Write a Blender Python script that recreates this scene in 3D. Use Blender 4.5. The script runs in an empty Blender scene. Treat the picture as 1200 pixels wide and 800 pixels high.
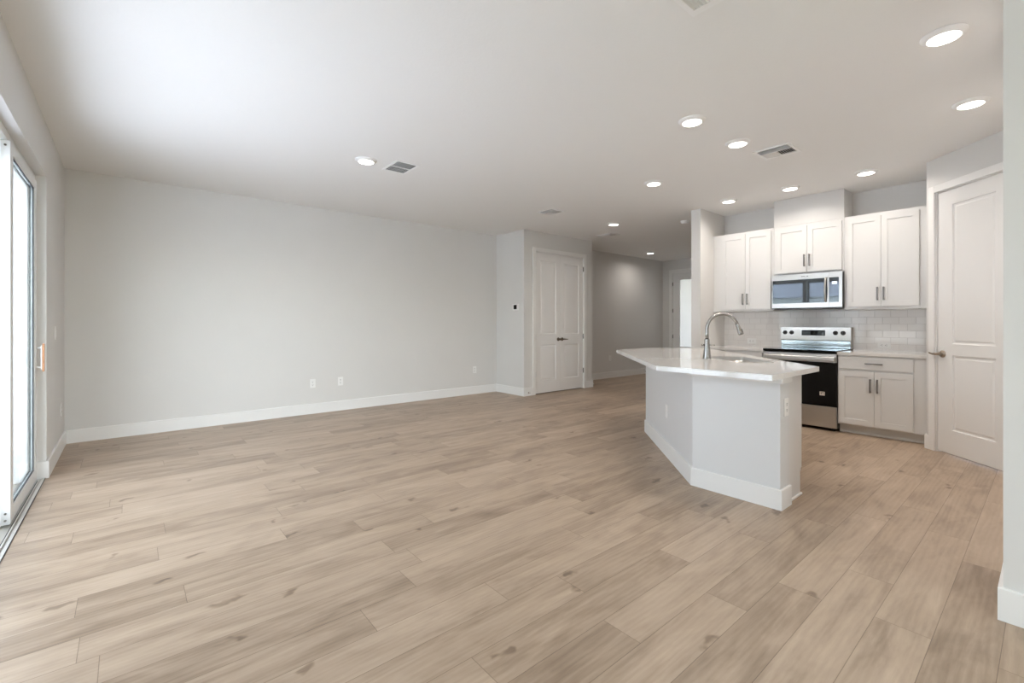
import bpy, bmesh, math, random
from mathutils import Vector, Matrix

random.seed(7)
scene = bpy.context.scene
COL = scene.collection
PI = math.pi
S2 = math.sqrt(2.0)

# ------------------------------------------------------------------ camera, world, light, exposure
CAM_H = 1.1988
cd = bpy.data.cameras.new('camera')
cam = bpy.data.objects.new('camera', cd)
COL.objects.link(cam)
cam.location = (0.0, 0.0, CAM_H)
cam.rotation_euler = (PI / 2, 0.0, -math.atan2(0.6435, 0.7654))
cd.sensor_width = 36.0
cd.lens = 535.03 / 1200.0 * 36.0
cd.shift_y = -21.44 / 1200.0
cd.clip_start = 0.05
cd.clip_end = 200
scene.camera = cam

scene.view_settings.view_transform = 'Standard'
scene.view_settings.look = 'None'
scene.view_settings.gamma = 1.0
scene.view_settings.use_curve_mapping = False
scene.view_settings.exposure = 0.26

WORLD_STRENGTH = 7.3
LAMP_W = 4.6
SUN_STRENGTH = 35.0

w = bpy.data.worlds.new('sky_world')
scene.world = w
w.use_nodes = True
wn = w.node_tree.nodes
wl = w.node_tree.links
wn.clear()
sky = wn.new('ShaderNodeTexSky')
sky.sky_type = 'NISHITA'
sky.sun_disc = False
sky.sun_elevation = math.radians(52)
sky.sun_rotation = math.radians(164)     # same side as the sun lamp
hsv = wn.new('ShaderNodeHueSaturation')
hsv.inputs['Saturation'].default_value = 0.45
hsv.inputs['Value'].default_value = 0.2
mixw = wn.new('ShaderNodeMixRGB')
mixw.inputs['Fac'].default_value = 0.3
mixw.inputs['Color2'].default_value = (0.90, 0.935, 1.10, 1)
bg = wn.new('ShaderNodeBackground')
bg.inputs['Strength'].default_value = WORLD_STRENGTH
wo = wn.new('ShaderNodeOutputWorld')
wl.new(sky.outputs['Color'], hsv.inputs['Color'])
wl.new(hsv.outputs['Color'], mixw.inputs['Color1'])
wl.new(mixw.outputs['Color'], bg.inputs['Color'])
wl.new(bg.outputs['Background'], wo.inputs['Surface'])

scene.cycles.max_bounces = 14
scene.cycles.diffuse_bounces = 8
scene.cycles.glossy_bounces = 6
scene.cycles.transparent_max_bounces = 12
scene.cycles.sample_clamp_indirect = 6.0
scene.cycles.caustics_reflective = False
scene.cycles.caustics_refractive = False


sl = bpy.data.lights.new('sun', 'SUN')
sl.energy = SUN_STRENGTH
sl.angle = math.radians(0.6)
sl.color = (0.93, 0.965, 1.26)
sun = bpy.data.objects.new('sun', sl)
COL.objects.link(sun)
sun.location = (20, 5, 30)
sun.rotation_euler = Vector((-0.22, 0.76, -1.0)).to_track_quat('-Z', 'Y').to_euler()     # high sun from the rear, slightly from over the roof


def portal(name, loc, rot, sx, sy):
    l = bpy.data.lights.new(name, 'AREA')
    l.shape = 'RECTANGLE'
    l.size = sx
    l.size_y = sy
    l.cycles.is_portal = True
    o = bpy.data.objects.new(name, l)
    o.location = loc
    o.rotation_euler = rot
    COL.objects.link(o)
    return o


# ------------------------------------------------------------------ key plan dimensions (metres)
H = 2.74
XL = -0.485         # left wall, inner face
YB = 6.338          # long back wall
YHALL = 6.29        # hall wall beyond the closet
XE = 10.19          # end wall of the hall
XC, XC2, YC = 4.969, 6.680, 5.605   # closet block
XK = 6.597          # kitchen wall
YS0, YS1, XS = 3.073, 3.203, 5.898  # stub wall between kitchen and hall
DX, DY = 5.876, 0.795               # corner where the diagonal pantry wall starts
XN, YN = 2.708, 0.135               # near wall end on the right
YR = -2.8                            # rear wall behind the camera
SY0, SY1, SZ = 1.80, 5.035, 2.336   # sliding door opening
BH, BT = 0.132, 0.015               # baseboard height / thickness
CT0, CT1 = 0.852, 0.886             # countertop slab

portal('daylight_portal', (XL - 0.16, (SY0 + SY1) / 2, SZ / 2), (0, -PI / 2, 0), SZ, SY1 - SY0)
portal('daylight_portal', (1.15, YR - 0.16, 1.2), (PI / 2, 0, 0), 2.5, 2.3)


# ------------------------------------------------------------------ materials
def new_mat(name):
    m = bpy.data.materials.new(name)
    m.use_nodes = True
    nt = m.node_tree
    return m, nt.nodes, nt.links, nt.nodes['Principled BSDF']


def mat(name, col, rough=0.5, metal=0.0, spec=None, bump=0.0, bscale=200.0, var=0.0, vscale=3.0, coat=0.0, aniso=None):
    m, n, l, p = new_mat(name)
    p.inputs['Base Color'].default_value = (*col, 1)
    p.inputs['Roughness'].default_value = rough
    p.inputs['Metallic'].default_value = metal
    if spec is not None:
        p.inputs['Specular IOR Level'].default_value = spec
    if coat:
        p.inputs['Coat Weight'].default_value = coat
        p.inputs['Coat Roughness'].default_value = 0.05
    tc = n.new('ShaderNodeTexCoord')
    if var:
        t = n.new('ShaderNodeTexNoise')
        t.inputs['Scale'].default_value = vscale
        t.inputs['Detail'].default_value = 4
        l.new(tc.outputs['Object'], t.inputs['Vector'])
        r = n.new('ShaderNodeValToRGB')
        r.color_ramp.elements[0].position = 0.3
        r.color_ramp.elements[1].position = 0.7
        r.color_ramp.elements[0].color = (*[c * (1 - var) for c in col], 1)
        r.color_ramp.elements[1].color = (*[min(1, c * (1 + var)) for c in col], 1)
        l.new(t.outputs['Fac'], r.inputs['Fac'])
        l.new(r.outputs['Color'], p.inputs['Base Color'])
    if bump:
        t = n.new('ShaderNodeTexNoise')
        t.inputs['Scale'].default_value = bscale
        t.inputs['Detail'].default_value = 3
        if aniso:
            mp = n.new('ShaderNodeMapping')
            mp.inputs['Scale'].default_value = aniso
            l.new(tc.outputs['Object'], mp.inputs['Vector'])
            l.new(mp.outputs['Vector'], t.inputs['Vector'])
        else:
            l.new(tc.outputs['Object'], t.inputs['Vector'])
        b = n.new('ShaderNodeBump')
        b.inputs['Strength'].default_value = bump
        b.inputs['Distance'].default_value = 0.002
        l.new(t.outputs['Fac'], b.inputs['Height'])
        l.new(b.outputs['Normal'], p.inputs['Normal'])
    return m


M_WALL = mat('wall_paint', (0.70, 0.688, 0.672), 0.55, bump=0.12, bscale=160, var=0.008)
M_CEIL = mat('ceiling_paint', (0.83, 0.82, 0.805), 0.8, bump=0.35, bscale=55)
M_TRIM = mat('trim_paint', (0.83, 0.822, 0.81), 0.38, bump=0.02, bscale=90)
M_DOOR = mat('door_paint', (0.80, 0.79, 0.778), 0.36, bump=0.02, bscale=90)
M_CAB = mat('cabinet_lacquer', (0.70, 0.692, 0.68), 0.32, bump=0.01, bscale=60)
M_QUARTZ = mat('white_quartz', (0.69, 0.675, 0.655), 0.06, var=0.03, vscale=60, spec=0.6)
M_STEEL = mat('brushed_steel', (0.58, 0.56, 0.53), 0.30, 1.0, bump=0.03, bscale=20, aniso=(1, 1, 60))
M_NICKEL = mat('satin_nickel', (0.37, 0.36, 0.35), 0.27, 1.0, bump=0.01, bscale=100)
M_PULL = mat('pull_gunmetal', (0.20, 0.185, 0.175), 0.35, 0.9, bump=0.01, bscale=100)
M_BRONZE = mat('aged_bronze', (0.15, 0.115, 0.09), 0.33, 0.9, var=0.2, vscale=40)
M_BRONZE_PALE = mat('pale_bronze', (0.36, 0.30, 0.245), 0.3, 0.95, var=0.15, vscale=40)
M_BLACKGLASS = mat('black_oven_glass', (0.004, 0.004, 0.004), 0.03, spec=0.22, var=0.1, vscale=5)
M_DARKGLASS = mat('dark_mirror_glass', (0.11, 0.125, 0.135), 0.03, 0.75, var=0.1, vscale=5)
M_GLOSSSTRIP = mat('sky_tinted_steel', (0.34, 0.39, 0.42), 0.09, 0.9, var=0.1, vscale=5)  # blue of the reflected sky put into the metal colour
M_BLACK = mat('black_enamel', (0.02, 0.019, 0.019), 0.35, bump=0.01, bscale=100)
M_PLASTIC = mat('white_plastic', (0.86, 0.855, 0.845), 0.3, bump=0.01, bscale=100)
M_SLOT = mat('dark_slot', (0.05, 0.05, 0.05), 0.6, bump=0.01, bscale=100)
M_VOID = mat('dark_duct', (0.035, 0.038, 0.042), 0.8, bump=0.01, bscale=100)
M_VINYL = mat('white_vinyl_frame', (0.80, 0.81, 0.81), 0.35, bump=0.01, bscale=100)
M_SEAL = mat('black_rubber_seal', (0.035, 0.037, 0.04), 0.6, bump=0.05, bscale=100)
M_ALU = mat('sill_aluminium', (0.72, 0.70, 0.655), 0.42, 0.35, bump=0.02, bscale=100)
M_COPPER = mat('warm_wood_grip', (0.50, 0.245, 0.125), 0.35, 0.0, var=0.15, vscale=60)
M_STICKER = mat('paper_sticker', (0.62, 0.56, 0.50), 0.6, var=0.03, vscale=80)
M_STUCCO = mat('stucco', (0.74, 0.73, 0.71), 0.9, bump=0.5, bscale=40)
M_WING = mat('sage_stucco', (0.22, 0.255, 0.195), 0.9, bump=0.4, bscale=40)
M_ROOF = mat('grey_roof_tiles', (0.17, 0.17, 0.175), 0.8, var=0.25, vscale=4)
M_PATIO = mat('patio_concrete', (0.57, 0.575, 0.565), 0.85, var=0.08, vscale=2, bump=0.1)
M_LAWN = mat('lawn_green', (0.22, 0.22, 0.16), 0.95, var=0.3, vscale=3, bump=0.8, bscale=60)
M_HEDGE = mat('hedge_leaf', (0.12, 0.19, 0.07), 0.9, var=0.45, vscale=14, bump=0.8, bscale=30)


def mat_emit(name, col, strength):
    m, n, l, p = new_mat(name)
    p.inputs['Base Color'].default_value = (0.8, 0.8, 0.78, 1)
    p.inputs['Emission Color'].default_value = (*col, 1)
    p.inputs['Emission Strength'].default_value = strength
    t = n.new('ShaderNodeTexNoise')
    t.inputs['Scale'].default_value = 30
    mr = n.new('ShaderNodeMapRange')
    mr.inputs['To Min'].default_value = strength * 0.97
    mr.inputs['To Max'].default_value = strength * 1.03
    l.new(t.outputs['Fac'], mr.inputs['Value'])
    l.new(mr.outputs['Result'], p.inputs['Emission Strength'])
    return m


M_LENS = mat_emit('lamp_lens', (1.0, 0.95, 0.86), 7.0)
M_SCREEN = mat_emit('lit_display', (0.55, 0.75, 1.0), 0.5)


def mat_glass(name, tint):
    m, n, l, p = new_mat(name)
    n.remove(p)
    out = [x for x in n if x.type == 'OUTPUT_MATERIAL'][0]
    tr = n.new('ShaderNodeBsdfTransparent')
    tr.inputs['Color'].default_value = (*tint, 1)
    gl = n.new('ShaderNodeBsdfGlossy')
    gl.inputs['Roughness'].default_value = 0.0
    fr = n.new('ShaderNodeFresnel')
    gm = n.new('ShaderNodeNewGeometry')
    ir = n.new('ShaderNodeMapRange')        # the same air-to-glass reflection on both faces of the thin pane
    ir.inputs['To Min'].default_value = 1.45
    ir.inputs['To Max'].default_value = 1 / 1.45
    l.new(gm.outputs['Backfacing'], ir.inputs['Value'])
    l.new(ir.outputs['Result'], fr.inputs['IOR'])
    mx = n.new('ShaderNodeMixShader')
    l.new(fr.outputs['Fac'], mx.inputs['Fac'])
    l.new(tr.outputs['BSDF'], mx.inputs[1])
    l.new(gl.outputs['BSDF'], mx.inputs[2])
    l.new(mx.outputs['Shader'], out.inputs['Surface'])
    return m


M_GLASS = mat_glass('window_glass', (0.95, 0.98, 0.96))


def mat_frosted():
    m, n, l, p = new_mat('frosted_door_glass')
    n.remove(p)
    out = [x for x in n if x.type == 'OUTPUT_MATERIAL'][0]
    tl = n.new('ShaderNodeBsdfTranslucent')
    tl.inputs['Color'].default_value = (0.52, 0.515, 0.505, 1)
    tr = n.new('ShaderNodeBsdfTransparent')
    tr.inputs['Color'].default_value = (0.44, 0.43, 0.425, 1)
    gl = n.new('ShaderNodeBsdfGlossy')
    gl.inputs['Roughness'].default_value = 0.2
    t = n.new('ShaderNodeTexVoronoi')
    t.inputs['Scale'].default_value = 60
    tc = n.new('ShaderNodeTexCoord')
    b = n.new('ShaderNodeBump')
    b.inputs['Strength'].default_value = 0.4
    l.new(tc.outputs['Object'], t.inputs['Vector'])
    l.new(t.outputs['Distance'], b.inputs['Height'])
    for s in (tl, gl):
        l.new(b.outputs['Normal'], s.inputs['Normal'])
    m1 = n.new('ShaderNodeMixShader')
    m1.inputs['Fac'].default_value = 0.25
    m2 = n.new('ShaderNodeMixShader')
    m2.inputs['Fac'].default_value = 0.06
    l.new(tl.outputs['BSDF'], m1.inputs[1])
    l.new(tr.outputs['BSDF'], m1.inputs[2])
    l.new(m1.outputs['Shader'], m2.inputs[1])
    l.new(gl.outputs['BSDF'], m2.inputs[2])
    l.new(m2.outputs['Shader'], out.inputs['Surface'])
    return m


M_FROST = mat_frosted()


def mat_tile():
    m, n, l, p = new_mat('subway_tile')
    tc = n.new('ShaderNodeTexCoord')
    sep = n.new('ShaderNodeSeparateXYZ')
    l.new(tc.outputs['Object'], sep.inputs['Vector'])
    cmb = n.new('ShaderNodeCombineXYZ')

    def madd(sock, a, b):
        q = n.new('ShaderNodeMath')
        q.operation = 'MULTIPLY_ADD'
        q.inputs[1].default_value = a
        q.inputs[2].default_value = b
        l.new(sock, q.inputs[0])
        return q.outputs[0]
    l.new(madd(sep.outputs['Y'], -1.0, 20 * 0.1455 + 1.194), cmb.inputs['X'])
    l.new(madd(sep.outputs['Z'], 1.0, -1.191 + 12 * 0.077), cmb.inputs['Y'])
    br = n.new('ShaderNodeTexBrick')
    br.offset = 0.5
    br.offset_frequency = 2
    br.inputs['Scale'].default_value = 1.0
    br.inputs['Brick Width'].default_value = 0.1455
    br.inputs['Row Height'].default_value = 0.077
    br.inputs['Mortar Size'].default_value = 0.0018
    br.inputs['Mortar Smooth'].default_value = 0.3
    br.inputs['Color1'].default_value = (0.80, 0.775, 0.76, 1)
    br.inputs['Color2'].default_value = (0.83, 0.805, 0.79, 1)
    br.inputs['Mortar'].default_value = (0.60, 0.57, 0.55, 1)
    l.new(cmb.outputs['Vector'], br.inputs['Vector'])
    l.new(br.outputs['Color'], p.inputs['Base Color'])
    rr = n.new('ShaderNodeMapRange')
    rr.inputs['To Min'].default_value = 0.07
    rr.inputs['To Max'].default_value = 0.7
    l.new(br.outputs['Fac'], rr.inputs['Value'])
    l.new(rr.outputs['Result'], p.inputs['Roughness'])
    t = n.new('ShaderNodeTexNoise')
    t.inputs['Scale'].default_value = 9
    l.new(tc.outputs['Object'], t.inputs['Vector'])
    inv = n.new('ShaderNodeMath')
    inv.operation = 'MULTIPLY_ADD'
    inv.inputs[1].default_value = -1.0
    l.new(br.outputs['Fac'], inv.inputs[0])
    nz = n.new('ShaderNodeMath')
    nz.operation = 'MULTIPLY'
    nz.inputs[1].default_value = 0.35
    l.new(t.outputs['Fac'], nz.inputs[0])
    l.new(nz.outputs[0], inv.inputs[2])
    b = n.new('ShaderNodeBump')
    b.inputs['Strength'].default_value = 0.5
    b.inputs['Distance'].default_value = 0.003
    l.new(inv.outputs[0], b.inputs['Height'])
    l.new(b.outputs['Normal'], p.inputs['Normal'])
    return m


M_TILE = mat_tile()


def mat_floor():
    m, n, l, p = new_mat('oak_planks')
    tc = n.new('ShaderNodeTexCoord')
    sep = n.new('ShaderNodeSeparateXYZ')
    l.new(tc.outputs['Object'], sep.inputs['Vector'])

    def math_(op, a, b=None, c=None):
        q = n.new('ShaderNodeMath')
        q.operation = op
        for i, v in enumerate((a, b, c)):
            if v is None:
                continue
            if isinstance(v, (int, float)):
                q.inputs[i].default_value = v
            else:
                l.new(v, q.inputs[i])
        return q.outputs[0]
    W_, L_ = 0.1745, 1.21
    yy = math_('MULTIPLY_ADD', sep.outputs['Y'], 1 / W_, 100 - 1.697 / W_ % 1.0)
    row = math_('FLOOR', yy)
    fy = math_('SUBTRACT', yy, row)
    wn_ = n.new('ShaderNodeTexWhiteNoise')
    wn_.noise_dimensions = '1D'
    l.new(row, wn_.inputs['W'])
    xx = math_('MULTIPLY_ADD', sep.outputs['X'], 1 / L_, 50.0)
    xo = math_('ADD', xx, wn_.outputs['Value'])
    colm = math_('FLOOR', xo)
    fx = math_('SUBTRACT', xo, colm)
    pid = n.new('ShaderNodeCombineXYZ')
    l.new(row, pid.inputs['X'])
    l.new(colm, pid.inputs['Y'])
    wp = n.new('ShaderNodeTexWhiteNoise')
    wp.noise_dimensions = '3D'
    l.new(pid.outputs['Vector'], wp.inputs['Vector'])
    rnd = wp.outputs['Value']
    # seams
    dy = math_('MINIMUM', fy, math_('SUBTRACT', 1.0, fy))
    dx = math_('MINIMUM', fx, math_('SUBTRACT', 1.0, fx))
    sy_ = math_('LESS_THAN', dy, 0.0012 / W_)
    sx_ = math_('LESS_THAN', dx, 0.0012 / L_)
    seam = math_('MAXIMUM', sy_, sx_)
    # grain coordinates, shifted for each plank
    gv = n.new('ShaderNodeCombineXYZ')
    l.new(math_('MULTIPLY_ADD', rnd, 37.0, sep.outputs['X']), gv.inputs['X'])
    l.new(math_('MULTIPLY_ADD', rnd, 11.0, sep.outputs['Y']), gv.inputs['Y'])
    l.new(math_('MULTIPLY', rnd, 5.0), gv.inputs['Z'])

    def noise(sx, sy, sc, det, dist=0.0, rough=0.6):
        mp = n.new('ShaderNodeMapping')
        mp.inputs['Scale'].default_value = (sx, sy, 1)
        l.new(gv.outputs['Vector'], mp.inputs['Vector'])
        t = n.new('ShaderNodeTexNoise')
        t.inputs['Scale'].default_value = sc
        t.inputs['Detail'].default_value = det
        t.inputs['Roughness'].default_value = rough
        t.inputs['Distortion'].default_value = dist
        l.new(mp.outputs['Vector'], t.inputs['Vector'])
        return t.outputs['Fac']
    g1 = noise(0.7, 5.0, 2.6, 6, 0.8)          # long soft streaks
    g2 = noise(2.2, 26.0, 6.0, 5, 0.4)          # fine fibres
    g3 = noise(0.9, 2.2, 2.2, 3, 1.2)           # broad mottling
    # cathedral figure
    mpw = n.new('ShaderNodeMapping')
    mpw.inputs['Scale'].default_value = (0.55, 5.0, 1)
    l.new(gv.outputs['Vector'], mpw.inputs['Vector'])
    wv = n.new('ShaderNodeTexWave')
    wv.bands_direction = 'Y'
    wv.inputs['Scale'].default_value = 2.6
    wv.inputs['Distortion'].default_value = 9.0
    wv.inputs['Detail'].default_value = 3.0
    wv.inputs['Detail Scale'].default_value = 0.8
    l.new(mpw.outputs['Vector'], wv.inputs['Vector'])
    # knots
    mpk = n.new('ShaderNodeMapping')
    mpk.inputs['Scale'].default_value = (1.1, 2.2, 1)
    l.new(gv.outputs['Vector'], mpk.inputs['Vector'])
    vk = n.new('ShaderNodeTexVoronoi')
    vk.voronoi_dimensions = '2D'
    vk.inputs['Scale'].default_value = 1.25
    nk = n.new('ShaderNodeTexNoise')
    nk.inputs['Scale'].default_value = 9
    l.new(gv.outputs['Vector'], nk.inputs['Vector'])
    mvk = n.new('ShaderNodeMixRGB')
    mvk.blend_type = 'LINEAR_LIGHT'
    mvk.inputs['Fac'].default_value = 0.16
    l.new(mpk.outputs['Vector'], mvk.inputs['Color1'])
    l.new(nk.outputs['Color'], mvk.inputs['Color2'])
    l.new(mvk.outputs['Color'], vk.inputs['Vector'])
    kn = n.new('ShaderNodeMapRange')
    kn.interpolation_type = 'SMOOTHSTEP'
    kn.inputs['From Min'].default_value = 0.015
    kn.inputs['From Max'].default_value = 0.07
    kn.inputs['To Min'].default_value = 1.0
    kn.inputs['To Max'].default_value = 0.0
    l.new(vk.outputs['Distance'], kn.inputs['Value'])
    sepc = n.new('ShaderNodeSeparateColor')
    l.new(vk.outputs['Color'], sepc.inputs['Color'])
    keep = math_('GREATER_THAN', sepc.outputs['Red'], 0.45)
    knot = math_('MULTIPLY', kn.outputs['Result'], keep)
    # tone value
    t1 = math_('MULTIPLY_ADD', g1, 0.62, -0.31)
    t2 = math_('MULTIPLY_ADD', g2, 0.20, -0.10)
    t3 = math_('MULTIPLY_ADD', g3, 0.50, -0.25)
    t4 = math_('MULTIPLY_ADD', wv.outputs['Fac'], 0.06, -0.03)
    t5 = math_('MULTIPLY_ADD', rnd, 0.21, -0.105)
    tone = math_('ADD', math_('ADD', math_('ADD', t1, t2), math_('ADD', t3, t4)), math_('ADD', t5, 0.5))
    tone = math_('SUBTRACT', tone, math_('MULTIPLY', knot, 0.34))
    rp = n.new('ShaderNodeValToRGB')
    e = rp.color_ramp.elements
    e[0].position = 0.0
    e[0].color = (0.130, 0.088, 0.058, 1)
    e[1].position = 1.0
    e[1].color = (0.60, 0.475, 0.36, 1)
    a = e.new(0.30)
    a.color = (0.265, 0.19, 0.132, 1)
    b_ = e.new(0.52)
    b_.color = (0.395, 0.295, 0.212, 1)
    c_ = e.new(0.72)
    c_.color = (0.475, 0.365, 0.27, 1)
    l.new(tone, rp.inputs['Fac'])
    mx = n.new('ShaderNodeMixRGB')
    mx.blend_type = 'MULTIPLY'
    mx.inputs['Color2'].default_value = (0.55, 0.52, 0.5, 1)
    l.new(seam, mx.inputs['Fac'])
    l.new(rp.outputs['Color'], mx.inputs['Color1'])
    l.new(mx.outputs['Color'], p.inputs['Base Color'])
    rr = n.new('ShaderNodeMapRange')
    rr.inputs['To Min'].default_value = 0.30
    rr.inputs['To Max'].default_value = 0.46
    l.new(g2, rr.inputs['Value'])
    l.new(rr.outputs['Result'], p.inputs['Roughness'])
    p.inputs['Specular IOR Level'].default_value = 0.42
    hb = math_('SUBTRACT', math_('MULTIPLY', g2, 0.25), seam)
    b = n.new('ShaderNodeBump')
    b.inputs['Strength'].default_value = 0.18
    b.inputs['Distance'].default_value = 0.002
    l.new(hb, b.inputs['Height'])
    l.new(b.outputs['Normal'], p.inputs['Normal'])
    return m


M_FLOOR = mat_floor()


# ------------------------------------------------------------------ mesh builder
class MB:
    def __init__(self):
        self.bm = bmesh.new()

    def _merge(self, t, bev=0.0, seg=2, smooth=False, mtx=None):
        if bev > 0:
            bmesh.ops.bevel(t, geom=list(t.edges), offset=bev, segments=seg, profile=0.5, affect='EDGES', clamp_overlap=True)
        if mtx is not None:
            t.transform(mtx)
        if smooth:
            for f in t.faces:
                f.smooth = True
        bmesh.ops.recalc_face_normals(t, faces=list(t.faces))
        me = bpy.data.meshes.new('tmp')
        t.to_mesh(me)
        t.free()
        self.bm.from_mesh(me)
        bpy.data.meshes.remove(me)
        return self

    def box(self, x0, x1, y0, y1, z0, z1, bev=0.0, mtx=None, seg=2):
        t = bmesh.new()
        vs = [t.verts.new((x, y, z)) for x in (x0, x1) for y in (y0, y1) for z in (z0, z1)]
        for q in ((0, 1, 3, 2), (4, 6, 7, 5), (0, 4, 5, 1), (2, 3, 7, 6), (0, 2, 6, 4), (1, 5, 7, 3)):
            t.faces.new([vs[i] for i in q])
        return self._merge(t, bev, seg, False, mtx)

    def prism(self, pts, z0, z1, bev=0.0, mtx=None, smooth=False):
        t = bmesh.new()
        lo = [t.verts.new((x, y, z0)) for x, y in pts]
        hi = [t.verts.new((x, y, z1)) for x, y in pts]
        t.faces.new(lo[::-1])
        t.faces.new(hi)
        k = len(pts)
        for i in range(k):
            f = t.faces.new((lo[i], lo[(i + 1) % k], hi[(i + 1) % k], hi[i]))
        return self._merge(t, bev, 2, smooth, mtx)

    def slab_hole(self, outer, inner, z0, z1):
        t = bmesh.new()
        loops = []
        for pts in (outer, inner):
            loops.append([[t.verts.new((x, y, z)) for x, y in pts] for z in (z0, z1)])
        for lv in (0, 1):
            es = []
            for lp in loops:
                v = lp[lv]
                es += [t.edges.new((v[i], v[(i + 1) % len(v)])) for i in range(len(v))]
            bmesh.ops.triangle_fill(t, use_beauty=True, use_dissolve=False, edges=es)
        for lo, hi in loops:
            k = len(lo)
            for i in range(k):
                t.faces.new((lo[i], lo[(i + 1) % k], hi[(i + 1) % k], hi[i]))
        return self._merge(t)

    def lathe(self, prof, n=24, mtx=None, close=True):
        """prof: (radius, height) along local Z."""
        t = bmesh.new()
        rings = []
        for r, z in prof:
            if r < 1e-6:
                rings.append([t.verts.new((0, 0, z))])
            else:
                rings.append([t.verts.new((r * math.cos(2 * PI * i / n), r * math.sin(2 * PI * i / n), z)) for i in range(n)])
        for a, b in zip(rings, rings[1:]):
            for i in range(n):
                j = (i + 1) % n
                if len(a) == 1 and len(b) == 1:
                    continue
                if len(a) == 1:
                    t.faces.new((a[0], b[i], b[j]))
                elif len(b) == 1:
                    t.faces.new((a[i], a[j], b[0]))
                else:
                    t.faces.new((a[i], a[j], b[j], b[i]))
        if close:
            for rg, rev in ((rings[0], True), (rings[-1], False)):
                if len(rg) > 1:
                    t.faces.new(rg[::-1] if rev else rg)
        for f in t.faces:
            f.smooth = len(f.verts) <= 4
        bmesh.ops.recalc_face_normals(t, faces=list(t.faces))
        es = [e for e in t.edges if len(e.link_faces) == 2 and e.calc_face_angle() > 0.7]
        if es:
            bmesh.ops.split_edges(t, edges=es)
        if mtx is not None:
            t.transform(mtx)
        me = bpy.data.meshes.new('tmp')
        t.to_mesh(me)
        t.free()
        self.bm.from_mesh(me)
        bpy.data.meshes.remove(me)
        return self

    def cyl(self, p0, p1, r0, r1=None, n=20):
        p0, p1 = Vector(p0), Vector(p1)
        d = p1 - p0
        q = Vector((0, 0, 1)).rotation_difference(d.normalized()).to_matrix().to_4x4()
        return self.lathe([(r0, 0), (r1 if r1 is not None else r0, d.length)], n, Matrix.Translation(p0) @ q)

    def tube(self, pts, rad, n=14, caps=True):
        pts = [Vector(p) for p in pts]
        k = len(pts)
        rads = rad if isinstance(rad, (list, tuple)) else [rad] * k
        t = bmesh.new()
        rings = []
        up = None
        for i, p in enumerate(pts):
            d = (pts[min(i + 1, k - 1)] - pts[max(i - 1, 0)]).normalized()
            if up is None:
                up = d.orthogonal().normalized()
            up = (up - d * up.dot(d)).normalized()
            s = d.cross(up)
            rings.append([t.verts.new(p + (up * math.cos(2 * PI * j / n) + s * math.sin(2 * PI * j / n)) * rads[i]) for j in range(n)])
        for a, b in zip(rings, rings[1:]):
            for j in range(n):
                f = t.faces.new((a[j], a[(j + 1) % n], b[(j + 1) % n], b[j]))
                f.smooth = True
        if caps:
            t.faces.new(rings[0][::-1])
            t.faces.new(rings[-1])
        bmesh.ops.recalc_face_normals(t, faces=list(t.faces))
        me = bpy.data.meshes.new('tmp')
        t.to_mesh(me)
        t.free()
        self.bm.from_mesh(me)
        bpy.data.meshes.remove(me)
        return self

    def panel_face(self, u0, u1, v0, v1, panels, rings, thick, mtx):
        """A door leaf in local (u, depth, v): front face at depth 0 facing -Y, panels recessed by rings [(inset, depth)]."""
        t = bmesh.new()

        def q(a, b, c, d):
            t.faces.new([t.verts.new(x) for x in (a, b, c, d)])
        pu0, pu1 = panels[0][0], panels[0][1]
        q((u0, 0, v0), (pu0, 0, v0), (pu0, 0, v1), (u0, 0, v1))
        q((pu1, 0, v0), (u1, 0, v0), (u1, 0, v1), (pu1, 0, v1))
        ps = sorted(panels, key=lambda r: r[2])
        z = v0
        for p in ps:
            q((pu0, 0, z), (pu1, 0, z), (pu1, 0, p[2]), (pu0, 0, p[2]))
            z = p[3]
        q((pu0, 0, z), (pu1, 0, z), (pu1, 0, v1), (pu0, 0, v1))
        for a0, a1, b0, b1 in ps:
            prev = [(a0, 0, b0), (a1, 0, b0), (a1, 0, b1), (a0, 0, b1)]
            for ins, dep in rings:
                cur = [(a0 + ins, dep, b0 + ins), (a1 - ins, dep, b0 + ins), (a1 - ins, dep, b1 - ins), (a0 + ins, dep, b1 - ins)]
                for i in range(4):
                    j = (i + 1) % 4
                    q(prev[i], prev[j], cur[j], cur[i])
                prev = cur
            q(*prev)
        # edges and back
        q((u0, 0, v0), (u0, 0, v1), (u0, thick, v1), (u0, thick, v0))
        q((u1, 0, v1), (u1, 0, v0), (u1, thick, v0), (u1, thick, v1))
        q((u0, 0, v1), (u1, 0, v1), (u1, thick, v1), (u0, thick, v1))
        q((u1, 0, v0), (u0, 0, v0), (u0, thick, v0), (u1, thick, v0))
        q((u1, thick, v0), (u0, thick, v0), (u0, thick, v1), (u1, thick, v1))
        bmesh.ops.remove_doubles(t, verts=list(t.verts), dist=1e-6)
        return self._merge(t, mtx=mtx)


WM = {}


def thing(name, label, cat, loc=(0, 0, 0), rz=0.0, group=None, kind=None):
    o = bpy.data.objects.new(name, None)
    o.empty_display_size = 0.05
    COL.objects.link(o)
    o.location = loc
    o.rotation_euler = (0, 0, rz)
    WM[o.name] = Matrix.Translation(loc) @ Matrix.Rotation(rz, 4, 'Z')
    tag(o, label, cat, group, kind)
    return o


def tag(o, label=None, cat=None, group=None, kind=None):
    if label:
        o['label'] = label
    if cat:
        o['category'] = cat
    if group:
        o['group'] = group
    if kind:
        o['kind'] = kind
    return o


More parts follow.
